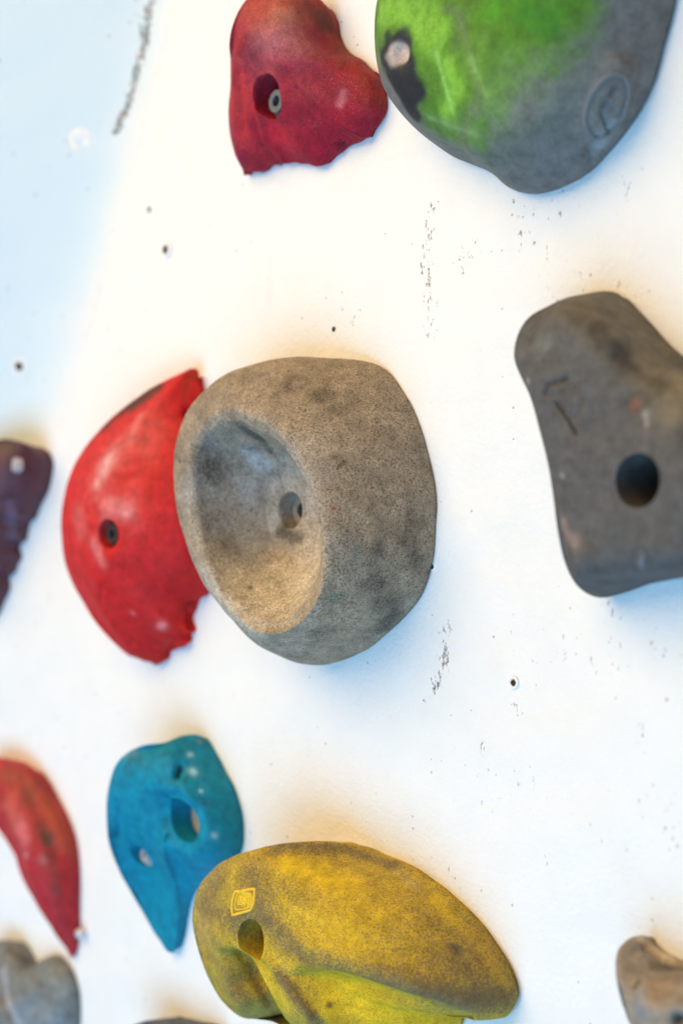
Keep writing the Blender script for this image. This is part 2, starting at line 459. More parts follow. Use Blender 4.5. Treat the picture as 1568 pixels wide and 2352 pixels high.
    # bolts
    for p, ax, depth, r, wb, hd in info:
        bo = hd.get('bolt')
        if bo:
            br, up, mt = bo
            b = p-ax*depth+ax*.0015; ox_, oz_ = hd.get('off', (0, 0)); b = b+Vector((ox_, 0, oz_))
            s = br*.42
            hm = lathe('bolt_head', [(br*1.55, -.0005), (br*1.6, .0008), (br*1.5, .0016), (br, .0018), (br, up-.001), (br*.93, up), (s*1.12, up), (s, up-.0006), (s, up-.005)], ax, b, 32)
            h = link('bolt_head', hm, mt, root)
            sk = lathe('hex_socket', [(s*1.02, up-.006), (s*1.02, up-.0035)], ax, b, 6); so = link('hex_socket', sk, M_DARK, h)
            so.matrix_parent_inverse = Matrix.Identity(4)
            so.matrix_parent_inverse = (Matrix.Translation(-Vector((0, 0, 0))))
            so.parent = h; so.matrix_parent_inverse = h.matrix_parent_inverse.copy() if False else Matrix.Identity(4)
        if hd.get('floor'):
            link('pocket_floor', lathe('pocket_floor', [(r*.93, -.003), (r*.93, .0008), (r*.5, .0009)], ax, p-ax*depth, 28), hd['floor'], root)
        if hd.get('socket_shade'):
            sr = hd['socket_shade']
            link('socket_shade_disc', lathe('socket_shade_disc', [(sr, -.004), (sr, .0016), (sr*.5, .0017)], ax, p-ax*depth, 24), M_DARK, root)
    return root, o, tree

def proj(P, off=0.0):
    X = np.stack([P[:, 0], -(P[:, 2]+off), P[:, 1]], 1)-CAM
    z = X@FW; return 784+F*(X@RT)/z, 1176-F*(X@UP)/z
def inside(qx, qy, ox, oy):
    r = np.zeros(len(qx), bool); jx, jy = np.roll(ox, 1), np.roll(oy, 1)
    for a, b, c_, d in zip(ox, oy, jx, jy):
        if b == d: continue
        k = ((b > qy) != (d > qy)) & (qx < (c_-a)*(qy-b)/(d-b)+a); r ^= k
    return r
def std_levels(S, c, inner, shrink=.93, foot=0.0, hp=None, off=0.0, soft=22):
    """levels of a hold: foot, widest outline S, then rings narrowing to c; hp gives the height along the hold as (picture y, height factor).
    No ring may bulge beyond the widest outline."""
    B = S.copy(); k = np.clip(S[:, 2]/.02, 0, 1)[:, None]
    sc_ = 1-(1-shrink)*k
    B[:, :2] = c[:2]+(S[:, :2]-c[:2])*sc_*.982; B[:, 2] = -.006
    B2 = B.copy(); B2[:, 2] = 0.0014
    S2 = S.copy(); S2[:, 2] = np.maximum(S[:, 2], .0042)
    L = [B, B2, S2]
    ox, oy = proj(S2[::3], off); cx_, cy_ = ox.mean(), oy.mean()
    inn = sorted([(1.0, inner[0][1], 0.0)]+list(inner)); si = [a[0] for a in inn]
    sd_ = [.985, .955, .92, .875, .82, .75, .67, .58, .48, .38, .28, .18, .09, .02]
    des = []; lim = []; pos = []; Sm = S2.copy(); done = 0
    if hp is not None:
        yy = np.array([W(784, y)[1] for y, f in hp]); o = np.argsort(yy); ff = np.array([g for _, g in hp])[o]; yy = yy[o]
    for s in sd_:
        wt = np.interp(s, si, [a[2] for a in inn]); H = np.interp(s, si, [a[1] for a in inn])
        while done < int((1-s)*300):
            Sm[:, :2] = (np.roll(Sm, 1, 0)+np.roll(Sm, -1, 0)+2*Sm)[:, :2]/4; done += 1
        q = sph(Sm, c, s, H, wt)
        if hp is not None: q[:, 2] = S2[:, 2]*(1-wt)+H*np.interp(q[:, 1], yy, ff)*wt
        lo = S2[:, 2]*0; hi = np.full(len(q), .12); t = q.copy(); m = 1.0+(1-s)*.06
        for it in range(10):
            t[:, 2] = (lo+hi)/2; px, py = proj(t, off)
            ok = inside(cx_+(px-cx_)*m, cy_+(py-cy_)*m, ox, oy)
            lo = np.where(ok, t[:, 2], lo); hi = np.where(ok, hi, t[:, 2])
        des.append(q[:, 2]); lim.append(np.maximum(lo, 0)); pos.append(q)
    des = np.array(des); lim = np.array(lim); h = np.minimum(des, lim)
    for _it in range(soft+8):
        g = np.vstack([S2[None, :, 2], h, h[-1:]])
        g = (g[:-2]+g[2:]+2*g[1:-1])/4
        for _k in (1, 1, 3, 7): g = (np.roll(g, _k, 1)+np.roll(g, -_k, 1)+2*g)/4
        # keep the crown high, only the limited places sink
        h = np.minimum(np.maximum(g, np.minimum(h, des*0)), lim)
        if _it < soft: h = .85*h+.15*np.minimum(des, np.minimum(lim, h+.004))
    fin = .5*(h[-1].mean()+h[-3].mean())
    for k_, sv in enumerate(sd_):
        if sv < .5: h[k_] = fin+(h[k_]-fin)*(sv/.5)**1.3
    for q, hh in zip(pos, h):
        q = q.copy(); q[:, 2] = hh; L.append(q)
    return L

def outline(pts): return np.array([W(p[0], p[1], p[2] if len(p) > 2 else 0.0) for p in pts])

def text_tube(tree, strokes, rad, name, mat, parent, lift=.3):
    """raised moulded strokes laid on the surface: a half-sunk tube"""
    bm = bmesh.new()
    for poly in strokes:
        P, Nn = hits(tree, poly, 3)
        if len(P) < 2: continue
        prev = None
        for k, p in enumerate(P):
            tg = (P[min(k+1, len(P)-1)]-P[max(k-1, 0)]).normalized(); n = Nn[k]; s = tg.cross(n).normalized()
            ring = []
            for q in range(8):
                a = 2*math.pi*q/8
                ring.append(bm.verts.new(p+n*(rad*lift)+s*math.cos(a)*rad+n*math.sin(a)*rad*.8))
            if prev:
                for q in range(8): bm.faces.new((prev[q], prev[(q+1) % 8], ring[(q+1) % 8], ring[q]))
            else: bm.faces.new(ring)
            prev = ring
        bm.faces.new(prev[::-1])
    bmesh.ops.recalc_face_normals(bm, faces=bm.faces)
    me = bpy.data.meshes.new(name); bm.to_mesh(me); bm.free()
    for p in me.polygons: p.use_smooth = True
    return link(name, me, mat, parent)

# ---- 1. grey round hold with a dished face, in the middle
def grey_dish():
    N = 420
    S = outline([(650, 823, .033), (735, 819, .022), (830, 825, .008), (880, 845, .002), (925, 895), (960, 960), (985, 1040), (1000, 1130), (1003, 1190), (998, 1260),
        (985, 1320), (955, 1390), (900, 1450), (840, 1495, .002), (780, 1522, .006), (735, 1530, .012), (680, 1520, .022), (620, 1490, .035), (560, 1440, .045), (500, 1380, .055),
        (460, 1320, .060), (430, 1250, .064), (410, 1180, .065), (402, 1100, .065), (402, 1040, .065), (410, 990, .063), (430, 945, .060), (470, 900, .056), (520, 862, .050), (580, 838, .042)])
    c = S[:, :2].mean(0); c = np.array([c[0], c[1]])
    R = outline([(x, y, .069 if x > 560 else .068) for x, y in [(580, 970), (618, 988), (655, 1022), (687, 1068), (712, 1112), (733, 1167), (747, 1222), (749, 1295), (738, 1360), (705, 1414), (660, 1443),
        (600, 1440), (545, 1400), (500, 1342), (468, 1265), (450, 1180), (443, 1100), (448, 1035), (466, 988), (498, 962), (540, 955)]])
    Sa = by_angle(S, N); Sa[:, 2] = np.maximum(Sa[:, 2], .002)
    Ra = by_angle(R, N)
    def ell(cx, cy, rx, ry, h):
        return by_angle(outline([(cx+rx*math.cos(t), cy+ry*math.sin(t), h) for t in np.linspace(0, 6.283, 24, endpoint=False)]), N)
    Fa = ell(668, 1178, 52, 84, .0145)
    B = Sa.copy(); k = np.clip(Sa[:, 2]/.02, 0, 1)[:, None]; B[:, :2] = c+(Sa[:, :2]-c)*(1-.07*k)
    B0 = B.copy(); B0[:, 2] = -.006; B1 = B.copy(); B1[:, 2] = .001
    def mixl(P, Q, u, wv): 
        o = P*(1-u)+Q*u; o[:, 2] = P[:, 2]*(1-wv)+Q[:, 2]*wv; return o
    L = [B0, B1, Sa, mixl(Sa, Ra, .14, .30), mixl(Sa, Ra, .32, .58), mixl(Sa, Ra, .55, .83), mixl(Sa, Ra, .78, 1.0), mixl(Sa, Ra, .92, 1.05), Ra]
    L[-1] = Ra.copy(); L[-1][:, 2] -= .001
    L += [mixl(Ra, Fa, .08, .045), mixl(Ra, Fa, .22, .22), mixl(Ra, Fa, .42, .50), mixl(Ra, Fa, .66, .78), mixl(Ra, Fa, .86, .94), Fa]
    cF = Fa.mean(0); L += [sph(Fa, cF, .6, .0135, 1), sph(Fa, cF, .2, .013, 1), sph(Fa, cF, .03, .013, 1)]
    me = make_mesh('hold_body', loft(L), np.array([cF[0], cF[1], .013]), 0)
    mat = hold_mat('worn_grey_polyurethane', (.085, .070, .055), grain=.62, chalk=.55, chalkcol=(.52, .45, .37), rough=.8, blotch=.9, fine=620, bumpy=1.0, dark=1.16)
    br = (.30, .235, .165)
    pn = [([(470, 1330), (560, 1430)], 45, (.25, .215, .175), .5), ([(600, 1400), (540, 1330), (690, 1380), (720, 1300)], 70, (.47, .41, .32), .8), ([(560, 1200), (620, 1130), (700, 1060), (720, 1150)], 60, (.36, .31, .26), .6),  # bowl's lower half painted paler for the light falling into it
          ([(765, 1168)], 4, (.28, .05, .04), .9), ([(780, 1370), (765, 1380)], 10, (.08, .2, .14), .5), ([(820, 1270)], 10, (.09, .19, .18), .4),
          ([(900, 940), (950, 1000)], 80, (.29, .24, .18), .6), ([(470, 1030), (440, 1120)], 40, (.24, .23, .22), .6), ([(575, 1035), (600, 1065)], 24, (.40, .42, .44), .6), ([(490, 1120), (520, 1200), (560, 1130), (560, 1250), (620, 1200)], 38, (.42, .41, .39), .75, 3), ([(560, 1330), (630, 1390), (700, 1340), (640, 1300)], 34, (.56, .48, .36), .6, 3)]  # pale and blue-grey bowl patches paint in light too
    gr = [([(680, 880), (735, 900), (760, 930)], 45, .33), ([(640, 830), (760, 835)], 40, .15), ([(885, 1390), (870, 1340), (900, 1420)], 50, .28), ([(930, 1240), (945, 1180), (955, 1300)], 26, .35),
          ([(880, 1200), (870, 1260)], 22, .3), ([(690, 1235), (668, 1232), (645, 1215)], 22, .5), ([(700, 1180)], 10, .4), ([(555, 985), (600, 1005)], 26, .45), ([(480, 1030), (500, 1110), (470, 1080)], 30, .16), ([(600, 1010), (625, 1040)], 18, .3), ([(735, 1455), (700, 1480)], 36, .3),  # blobs at the bowl's top paint in shade, the others are smudges
          ([(500, 1330), (520, 1370)], 10, .45), ([(765, 1050)], 12, .3), ([(775, 1075), (790, 1060)], 5, .5), ([(575, 1350)], 8, .5), ([(510, 1250), (545, 1270)], 22, .15),
          ([(715, 1210), (735, 1190)], 12, .3), ([(770, 1480), (880, 1440)], 40, .14)]
    ds = [([(640, 1020), (633, 1060), (648, 1110)], 7, .0014), ([(655, 1030), (655, 1080)], 6, -.0016), ([(640, 1080), (650, 1120)], 4, -.0018),
          ([(665, 1172)], 60, -.0008), ([(860, 1250)], 60, .001), ([(560, 1000)], 30, -.001)]
    root, o, tree = finish_hold(me, 'climbing_hold', 'big round grey-brown hold with a deep dished face, in the middle', mat, br, .18,
        disp=ds, holes=[dict(at=(667, 1172), r=.0128, bottom=.0008, flare=.15, socket_shade=.0052)], paint=pn, grime_shade=gr, seed=11)
grey_dish()

# ---- 2. crimson hold at the top
def red_top():
    P = [(564, 0, .045), (546, 24, .048), (530, 64, .050), (524.5, 105, .048), (529.5, 149, .038), (528, 201, .034), (524.6, 262, .029), (529, 318, .020), (542, 362.5, .011), (556, 387, .005), (570, 406), (578, 399), (586, 397), (597, 398), (606, 397), (617, 392), (624, 386), (634.5, 383),
         (643, 384), (654, 378), (663, 377), (675, 380), (687, 379), (703, 380), (717, 379), (728, 383), (739, 383), (756, 375), (771.5, 358.5), (790, 349), (808, 336), (828, 332), (848, 320), (858, 316), (864, 298), (874, 270), (878, 225), (868, 177), (848, 143),
         (824, 128), (800, 116, .003), (779.5, 84.6, .004), (763, 44, .008), (747, 14, .014), (729, -8, .018), (705, -28, .024), (670, -42, .03), (625, -40, .036), (590, -24, .041)]
    S = by_length(outline(P), 420); c = W(705, 230, .0); c = c[:2]
    L = std_levels(S, c, [(.955, .045, .30), (.88, .050, .62), (.76, .0535, .82), (.58, .052, .93), (.38, .048, 1), (.18, .045, 1), (.03, .044, 1)], shrink=.9, hp=[(-60, .95), (40, 1.1), (110, 1.08), (170, .96), (230, .72), (300, .40), (360, .2), (410, .08)])
    me = make_mesh('hold_body', loft(L), np.array([c[0], c[1], L[-1][:, 2].mean()]), 0)
    mat = hold_mat('crimson_polyurethane', (.10, .035, .022), grain=.40, chalk=.42, chalkcol=(.66, .36, .32), rough=.62, spec=.2, blotch=.5)
    ds = [([(640, 30), (600, 60)], 85, .002), ([(840, 200), (850, 240)], 45, .008), ([(790, 210), (720, 160)], 40, -.004),
          ([(546, 170), (549, 230), (560, 300)], 14, -.0022), ([(690, 190), (760, 270), (830, 310)], 9, .0016), ([(680, 205), (745, 285), (800, 320)], 8, -.0015), ([(590, 250), (610, 320), (650, 370)], 10, .002), ([(720, 30), (770, 150)], 40, -.003),
          ([(775, 330), (790, 340)], 5, -.002), ([(783, 322), (796, 334)], 4, -.002), ([(730, 248), (745, 270)], 9, -.0016)]
    cr = (.27, .001, .020)
    pn = [([(600, 10), (660, 0), (720, 0)], 60, (.36, .035, .02), .9), ([(560, 190), (545, 260), (560, 320)], 26, (.50, .03, .035), .7), ([(600, 290), (650, 310)], 30, (.5, .012, .03), .6),
          ([(770, 60), (800, 130), (850, 170), (865, 220)], 34, (.26, .022, .012), .75), ([(610, 110), (660, 90), (690, 110)], 34, (.5, .22, .26), .42, 2), ([(640, 30), (670, 40)], 26, (.62, .28, .18), .45, 2),
          ([(788, 215), (780, 240)], 9, (.6, .2, .25), .5), ([(785, 330)], 7, (.05, .005, .02), .7), ([(530, 290), (545, 360)], 14, (.28, .01, .06), .6)]
    gr = [([(745, 50), (790, 140)], 36, .3), ([(700, 10), (740, 50)], 44, .2), ([(840, 180), (860, 250)], 26, .2), ([(680, 120), (750, 180)], 30, .12), ([(590, 370), (640, 360)], 20, .12)]
    finish_hold(me, 'climbing_hold', 'crimson climbing hold with a silver bolt in its slanting hole, at the top edge', mat, cr, .06,
        disp=ds, holes=[dict(at=(611, 219), r=.0142, bottom=.004, depth=.0170, flare=.2, off=(.0035, -.0035), bolt=(.0080, .0100, M_STEEL))], paint=pn, grime_shade=gr, seed=21, wavy=.0004)
red_top()

# ---- 3. green and grey hold, top right
def green_hold():
    P = [(867, 0, .042), (858, 49, .042), (857.4, 97.5, .040), (865, 146, .036), (884, 205, .030), (916, 253, .024), (950, 287.6, .018), (999, 329, .012), (1047.5, 358, .006), (1096, 378, .002), (1140, 400), (1169, 429), (1203.5, 446),
         (1242, 451), (1281.5, 441), (1320, 424), (1364, 395), (1408, 348.5), (1447, 302), (1481, 253), (1505.6, 195), (1523, 132), (1542, 68), (1559, 0), (1575, -90), (1560, -190), (1500, -280), (1380, -340), (1240, -350, .01), (1100, -310, .025), (980, -230, .034), (905, -120, .04)]
    S = by_length(outline(P), 420); c = W(1215, 40, 0)[:2]
    L = std_levels(S, c, [(.985, .055, .22), (.94, .062, .48), (.85, .064, .72), (.70, .066, .90), (.5, .066, .98), (.28, .064, 1), (.1, .063, 1), (.02, .063, 1)], shrink=.92)
    me = make_mesh('hold_body', loft(L), np.array([c[0], c[1], L[-1][:, 2].mean()]), 0)
    mat = hold_mat('green_and_grey_swirled_polyurethane', (.12, .12, .115), grain=.25, chalk=.22, chalkcol=(.35, .5, .3), rough=.7, blotch=.8)
    G = (.062, .175, .010); G2 = (.20, .46, .04); K = (.012, .014, .020)
    pn = [([(870, 20), (900, 40), (1000, 100), (1000, 250), (1060, 180), (1120, 60), (1240, 40), (1290, 0), (1220, -60), (950, -60), (1100, -100)], 95, G, 1, 6), ([(1010, 280), (1070, 300)], 46, G, .75, 3), ([(1180, 160), (1140, 220)], 50, (.10, .26, .03), .6, 3),
          ([(880, 20), (950, 30), (1000, 90)], 42, G2, .8), ([(1030, 150), (1050, 210), (1020, 260)], 24, G2, .7, 3), ([(1110, 90), (1090, 180)], 20, (.15, .33, .05), .5),
          ([(1060, 60), (1100, 200), (1060, 320)], 8, (.16, .17, .10), .5, 2), ([(985, 270), (1090, 310)], 8, (.22, .35, .16), .6, 2), ([(1000, 120), (1040, 260)], 6, (.25, .55, .12), .7, 2), ([(1080, 130), (1120, 230)], 6, (.2, .42, .1), .5, 2), ([(1200, 20), (1260, 50)], 34, (.03, .20, .01), .7, 3), ([(1130, 20)], 30, (.06, .30, .01), .6),
          ([(915, 128)], 62, K, 1, 12), ([(905, 170), (922, 205), (936, 235), (946, 255)], 34, K, 1, 9), ([(935, 150), (940, 190)], 32, K, 1, 9), ([(966, 208), (950, 225)], 22, K, 1, 8),
          ([(912, 121), (928, 122)], 25, (.46, .37, .32), 1, 10),
          ([(1395, 290), (1380, 330)], 22, (.28, .34, .37), .6), ([(1445, 120), (1480, 60)], 50, (.15, .135, .12), .5, 3)]
    ds = [([(1410, 180), (1400, 240), (1365, 290)], 48, .0034, 7), ([(1412, 205), (1405, 215)], 6, -.003), ([(1392, 240), (1384, 250)], 6, -.003), ([(1380, 262), (1392, 300), (1400, 305)], 5, -.003), ([(1405, 250)], 6, -.002),
          ([(1370, 320), (1345, 340), (1355, 365)], 7, -.002), ([(920, 122)], 30, -.0045, 5), ([(1180, 400), (1150, 380)], 30, -.003)]
    gr = [([(1408, 205), (1398, 225)], 6, .9), ([(1390, 240), (1380, 248)], 6, .8), ([(1378, 262), (1392, 300), (1404, 296)], 5, .9), ([(1405, 250)], 6, .6), ([(1348, 250), (1345, 300), (1375, 320)], 7, .45),
          ([(1345, 335), (1355, 365)], 9, .8), ([(1450, 180), (1440, 250), (1400, 305)], 6, .4), ([(1240, 430), (1200, 420)], 40, .3), ([(1420, 60), (1470, 130)], 50, .15)]
    root, o, tree = finish_hold(me, 'climbing_hold', 'very large hold, bright green fading into grey, with a black patch round a tan spot', mat, (.150, .150, .150), .08, disp=ds, paint=pn, grime_shade=gr, seed=31)
    el = [(1398+46*math.cos(t)*math.cos(-1.15)-80*math.sin(t)*0-0, 0) for t in (0,)]
    ring = []
    for k in range(33):
        t = 2*math.pi*k/32; a, b = 78*math.cos(t), 43*math.sin(t); th = math.radians(-66)
        ring.append((1392+a*math.cos(th)-b*math.sin(th), 243+a*math.sin(th)+b*math.cos(th)))
    text_tube(tree, [ring], .0015, 'oval_emblem', mat_emb_grey, root, .1)
mat_emb_grey = plain('grey_emblem', (.15, .17, .18), .7)
green_hold()

# ---- 4. grey slab hold, right edge
def grey_slab():
    P = [(1392, 670, .004), (1346, 674, .012), (1303, 682.5, .02), (1261, 702, .028), (1222, 721.5, .036), (1193.6, 755, .04), (1180.5, 801, .042), (1183.6, 833, .042), (1197, 868, .042), (1215, 911, .042), (1232.5, 964, .042), (1246.7, 1020.6, .042), (1261, 1081, .042), (1270, 1151.6, .042),
         (1282, 1233, .040), (1296, 1293, .034), (1310.4, 1325, .026), (1338.7, 1357, .014), (1374, 1372, .006), (1409.5, 1369, .002), (1452, 1355), (1498, 1339), (1568, 1328.6), (1640, 1330), (1720, 1318), (1780, 1270), (1800, 1200), (1780, 1100), (1745, 1000), (1690, 900), (1620, 845), (1568, 815), (1533, 787), (1498, 751.6), (1462.6, 712.6), (1430.7, 681)]
    S = by_length(outline(P), 420); c = W(1605, 1104, .0)[:2]
    L = std_levels(S, c, [(.975, .052, .32), (.93, .055, .60), (.84, .056, .82), (.68, .055, .95), (.45, .053, 1), (.2, .052, 1), (.03, .052, 1)], shrink=.93)
    me = make_mesh('hold_body', loft(L), np.array([c[0], c[1], L[-1][:, 2].mean()]), 0)
    mat = hold_mat('dark_grey_polyurethane', (.055, .050, .042), grain=.15, chalk=.20, chalkcol=(.26, .24, .22), rough=.72, blotch=.8)
    ds = [([(1300, 730), (1400, 780)], 60, .004), ([(1480, 960), (1340, 1000), (1350, 1150)], 90, -.003), ([(1400, 1300), (1560, 1280)], 50, .004), ([(1420, 820), (1520, 880)], 14, -.0012),
          ([(1250, 905), (1258, 885), (1300, 870)], 6, -.0022), ([(1275, 925), (1300, 960), (1322, 995)], 5, -.0022), ([(1300, 880), (1340, 920), (1320, 960)], 5, -.0014), ([(1265, 910), (1290, 900)], 4, -.0015)]
    pn = [([(1560, 800), (1480, 790), (1420, 700), (1360, 700), (1568, 900)], 60, (.19, .16, .105), .65, 3), ([(1460, 930), (1455, 935)], 9, (.40, .14, .06), .7), ([(1480, 950), (1484, 975)], 7, (.33, .30, .29), .7),
          ([(1295, 1200), (1300, 1230), (1318, 1245)], 17, (.24, .17, .14), .75), ([(1240, 780), (1250, 790)], 22, (.17, .19, .18), .4), ([(1212, 875)], 6, (.3, .3, .3), .6), ([(1290, 1093)], 5, (.32, .32, .33), .6),
          ([(1560, 870), (1540, 950)], 30, (.26, .22, .15), .5), ([(1473, 1278), (1470, 1300)], 7, (.22, .25, .28), .6)]
    gr = [([(1300, 720), (1340, 750), (1370, 790)], 20, .22), ([(1425, 820), (1470, 860), (1540, 890)], 24, .22), ([(1250, 905), (1258, 885), (1300, 870)], 6, .6), ([(1275, 925), (1300, 960), (1322, 995)], 6, .6), ([(1330, 900), (1340, 925)], 6, .3), ([(1380, 760), (1420, 800)], 30, .25)]
    finish_hold(me, 'climbing_hold', 'dark grey waisted slab-like hold with a big empty bolt hole, at the right edge', mat, (.088, .084, .082), .24, disp=ds,
        holes=[dict(at=(1461, 1104), r=.0138, bottom=.002, flare=.08, socket_shade=.0125)], paint=pn, grime_shade=gr, seed=41)  # wide black disc stands for the shade deep in the bore
grey_slab()

# ---- 5. red disc, behind the grey one
def red_disc():
    P = [(451, 847, .006), (418, 856, .014), (372, 879, .023), (326, 906, .030), (283, 936, .036), (241, 973, .041), (205, 1012, .044), (173.5, 1061, .046), (152, 1118, .047), (140, 1182, .047), (142, 1242, .047), (152, 1302, .045), (177, 1359, .042), (209, 1412, .037), (248, 1461, .029), (294, 1504, .017), (319, 1513, .009),
         (340, 1522, .006), (368, 1529), (389, 1518), (396, 1500), (414, 1491), (433, 1484), (446, 1476), (440, 1462), (453, 1451), (447, 1425), (455, 1401), (462, 1380), (478, 1369), (505, 1310), (520, 1240), (525, 1150), (515, 1060), (500, 990), (480, 940), (474, 915), (470, 895), (464, 872)]
    S = by_length(outline(P), 400); c = W(362, 1226, 0)[:2]
    L = std_levels(S, c, [(.985, .060, .17), (.96, .060, .28), (.90, .060, .44), (.80, .060, .60), (.64, .061, .78), (.42, .062, .93), (.2, .061, 1), (.03, .061, 1)], shrink=.94, hp=[(830, .3), (900, .55), (980, .82), (1080, 1), (1350, 1), (1450, .8), (1540, .4)])
    me = make_mesh('hold_body', loft(L), np.array([c[0], c[1], L[-1][:, 2].mean()]), 0)
    mat = hold_mat('bright_red_polyurethane', (.12, .030, .022), grain=.08, chalk=.16, chalkcol=(.75, .35, .35), rough=.6, spec=.25, blotch=.55)
    pn = [([(250, 1060), (240, 1080)], 26, (.66, .34, .33), .8, 3), ([(225, 1110)], 14, (.66, .3, .3), .7), ([(250, 1160), (290, 1175)], 26, (.64, .20, .20), .7, 3), ([(320, 960), (300, 1010)], 14, (.6, .2, .18), .6), ([(215, 1250), (235, 1290)], 12, (.62, .2, .2), .6), ([(250, 1060)], 12, (.72, .42, .42), .7), ([(290, 1180)], 8, (.75, .3, .32), .6), ([(190, 1220), (180, 1180)], 26, (.55, .14, .13), .45),
          ([(285, 1030), (330, 1000)], 50, (.55, .09, .07), .5), ([(372, 1438)], 11, (.8, .3, .3), .6), ([(305, 1408)], 6, (.7, .3, .3), .5), ([(430, 880), (445, 860)], 14, (.62, .04, .012), .5), ([(435, 1450), (440, 1470)], 14, (.62, .02, .008), .6)]
    gr = [([(360, 890), (280, 945), (215, 1010), (170, 1080)], 18, .5), ([(400, 870), (330, 920), (250, 1000)], 34, .28), ([(385, 1308)], 9, .5), ([(370, 1335)], 12, .35), ([(230, 1400), (232, 1370)], 9, .3), ([(430, 880), (420, 930)], 16, .3), ([(430, 1400)], 14, .35)]
    ds = [([(436, 948)], 16, -.010, 3), ([(430, 1395), (440, 1440)], 10, -.004), ([(400, 1470), (385, 1500)], 9, -.003), ([(445, 1390)], 12, -.004), ([(230, 1380), (235, 1350)], 6, -.001), ([(300, 1480)], 12, -.002)]
    finish_hold(me, 'climbing_hold', 'bright red disc-shaped hold half hidden behind the round dished grey one', mat, (.52, .008, .008), .04, disp=ds,
        holes=[dict(at=(244, 1226), r=.0112, bottom=.044, depth=.0125, flare=.3, bolt=(.0078, .006, M_RUST))], paint=pn, grime_shade=gr, seed=51, wavy=.0010)
red_disc()

# ---- 6. blue hold
def blue_hold():
    P = [(442, 1684, .009), (414, 1689, .018), (385.5, 1702, .027), (360, 1709, .034), (329, 1713, .041), (303.5, 1721, .044), (278, 1741, .046), (260, 1772, .047), (248, 1816, .047), (245, 1867, .046), (248, 1918, .044), (260, 1964, .037), (278, 2008, .029), (303.5, 2057, .020), (329, 2100, .012), (355, 2144, .006),
         (380, 2172, .003), (398, 2184, .001), (411, 2180), (419, 2157), (424, 2123), (431, 2087), (447, 2051), (480, 2020), (525, 1990), (552, 1951.6), (557, 1905), (552, 1854), (539, 1805.5), (516, 1759), (491, 1718, .001), (467.6, 1693, .004)]
    S = by_length(outline(P), 380); c = W(472, 1880, 0)[:2]
    L = std_levels(S, c, [(.965, .048, .30), (.90, .050, .56), (.78, .051, .78), (.60, .050, .92), (.40, .047, 1), (.2, .045, 1), (.03, .044, 1)], shrink=.92, hp=[(1680, .85), (1740, 1), (1900, 1), (1970, .84), (2040, .58), (2110, .32), (2190, .12)])
    me = make_mesh('hold_body', loft(L), np.array([c[0], c[1], L[-1][:, 2].mean()]), 0)
    mat = hold_mat('teal_blue_polyurethane', (.012, .10, .13), grain=.08, chalk=.08, chalkcol=(.3, .6, .7), rough=.6, spec=.22, blotch=.6)
    wf = (.35, .62, .72)
    pn = [([(437, 1733)], 7, wf, .7), ([(442, 1771)], 7, wf, .9), ([(461, 1817)], 5, wf, .9), ([(492, 1918)], 7, wf, .5), ([(290, 1735), (310, 1730)], 8, (.2, .3, .34), .5), ([(459, 1703)], 6, (.25, .3, .3), .5), ([(520, 1780)], 5, (.2, .45, .35), .5)]
    gr = [([(300, 1740), (400, 1720), (450, 1700), (500, 1750)], 26, .45), ([(290, 1780), (320, 1770)], 26, .3), ([(470, 1840), (510, 1860)], 14, .3), ([(395, 1890)], 30, .35), ([(408, 2048)], 6, .5), ([(414, 1764), (408, 1780)], 9, .9), ([(540, 1820), (552, 1900)], 8, .3)]  # blobs in the pocket and small slot paint in their shade
    ds = [([(414, 1764), (408, 1780)], 10, -.007), ([(272, 1850), (274, 1890), (274, 1920)], 11, -.0035), ([(330, 1840), (340, 1960)], 20, .002), ([(300, 1760)], 40, .002), ([(395, 1740), (430, 1830)], 18, .002)]
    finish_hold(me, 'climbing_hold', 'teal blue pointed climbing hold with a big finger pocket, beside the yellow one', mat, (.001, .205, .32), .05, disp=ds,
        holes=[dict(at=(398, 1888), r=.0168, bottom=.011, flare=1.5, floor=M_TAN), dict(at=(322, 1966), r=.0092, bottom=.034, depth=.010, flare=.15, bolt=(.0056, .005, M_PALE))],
        paint=pn, grime_shade=gr, seed=61)
blue_hold()

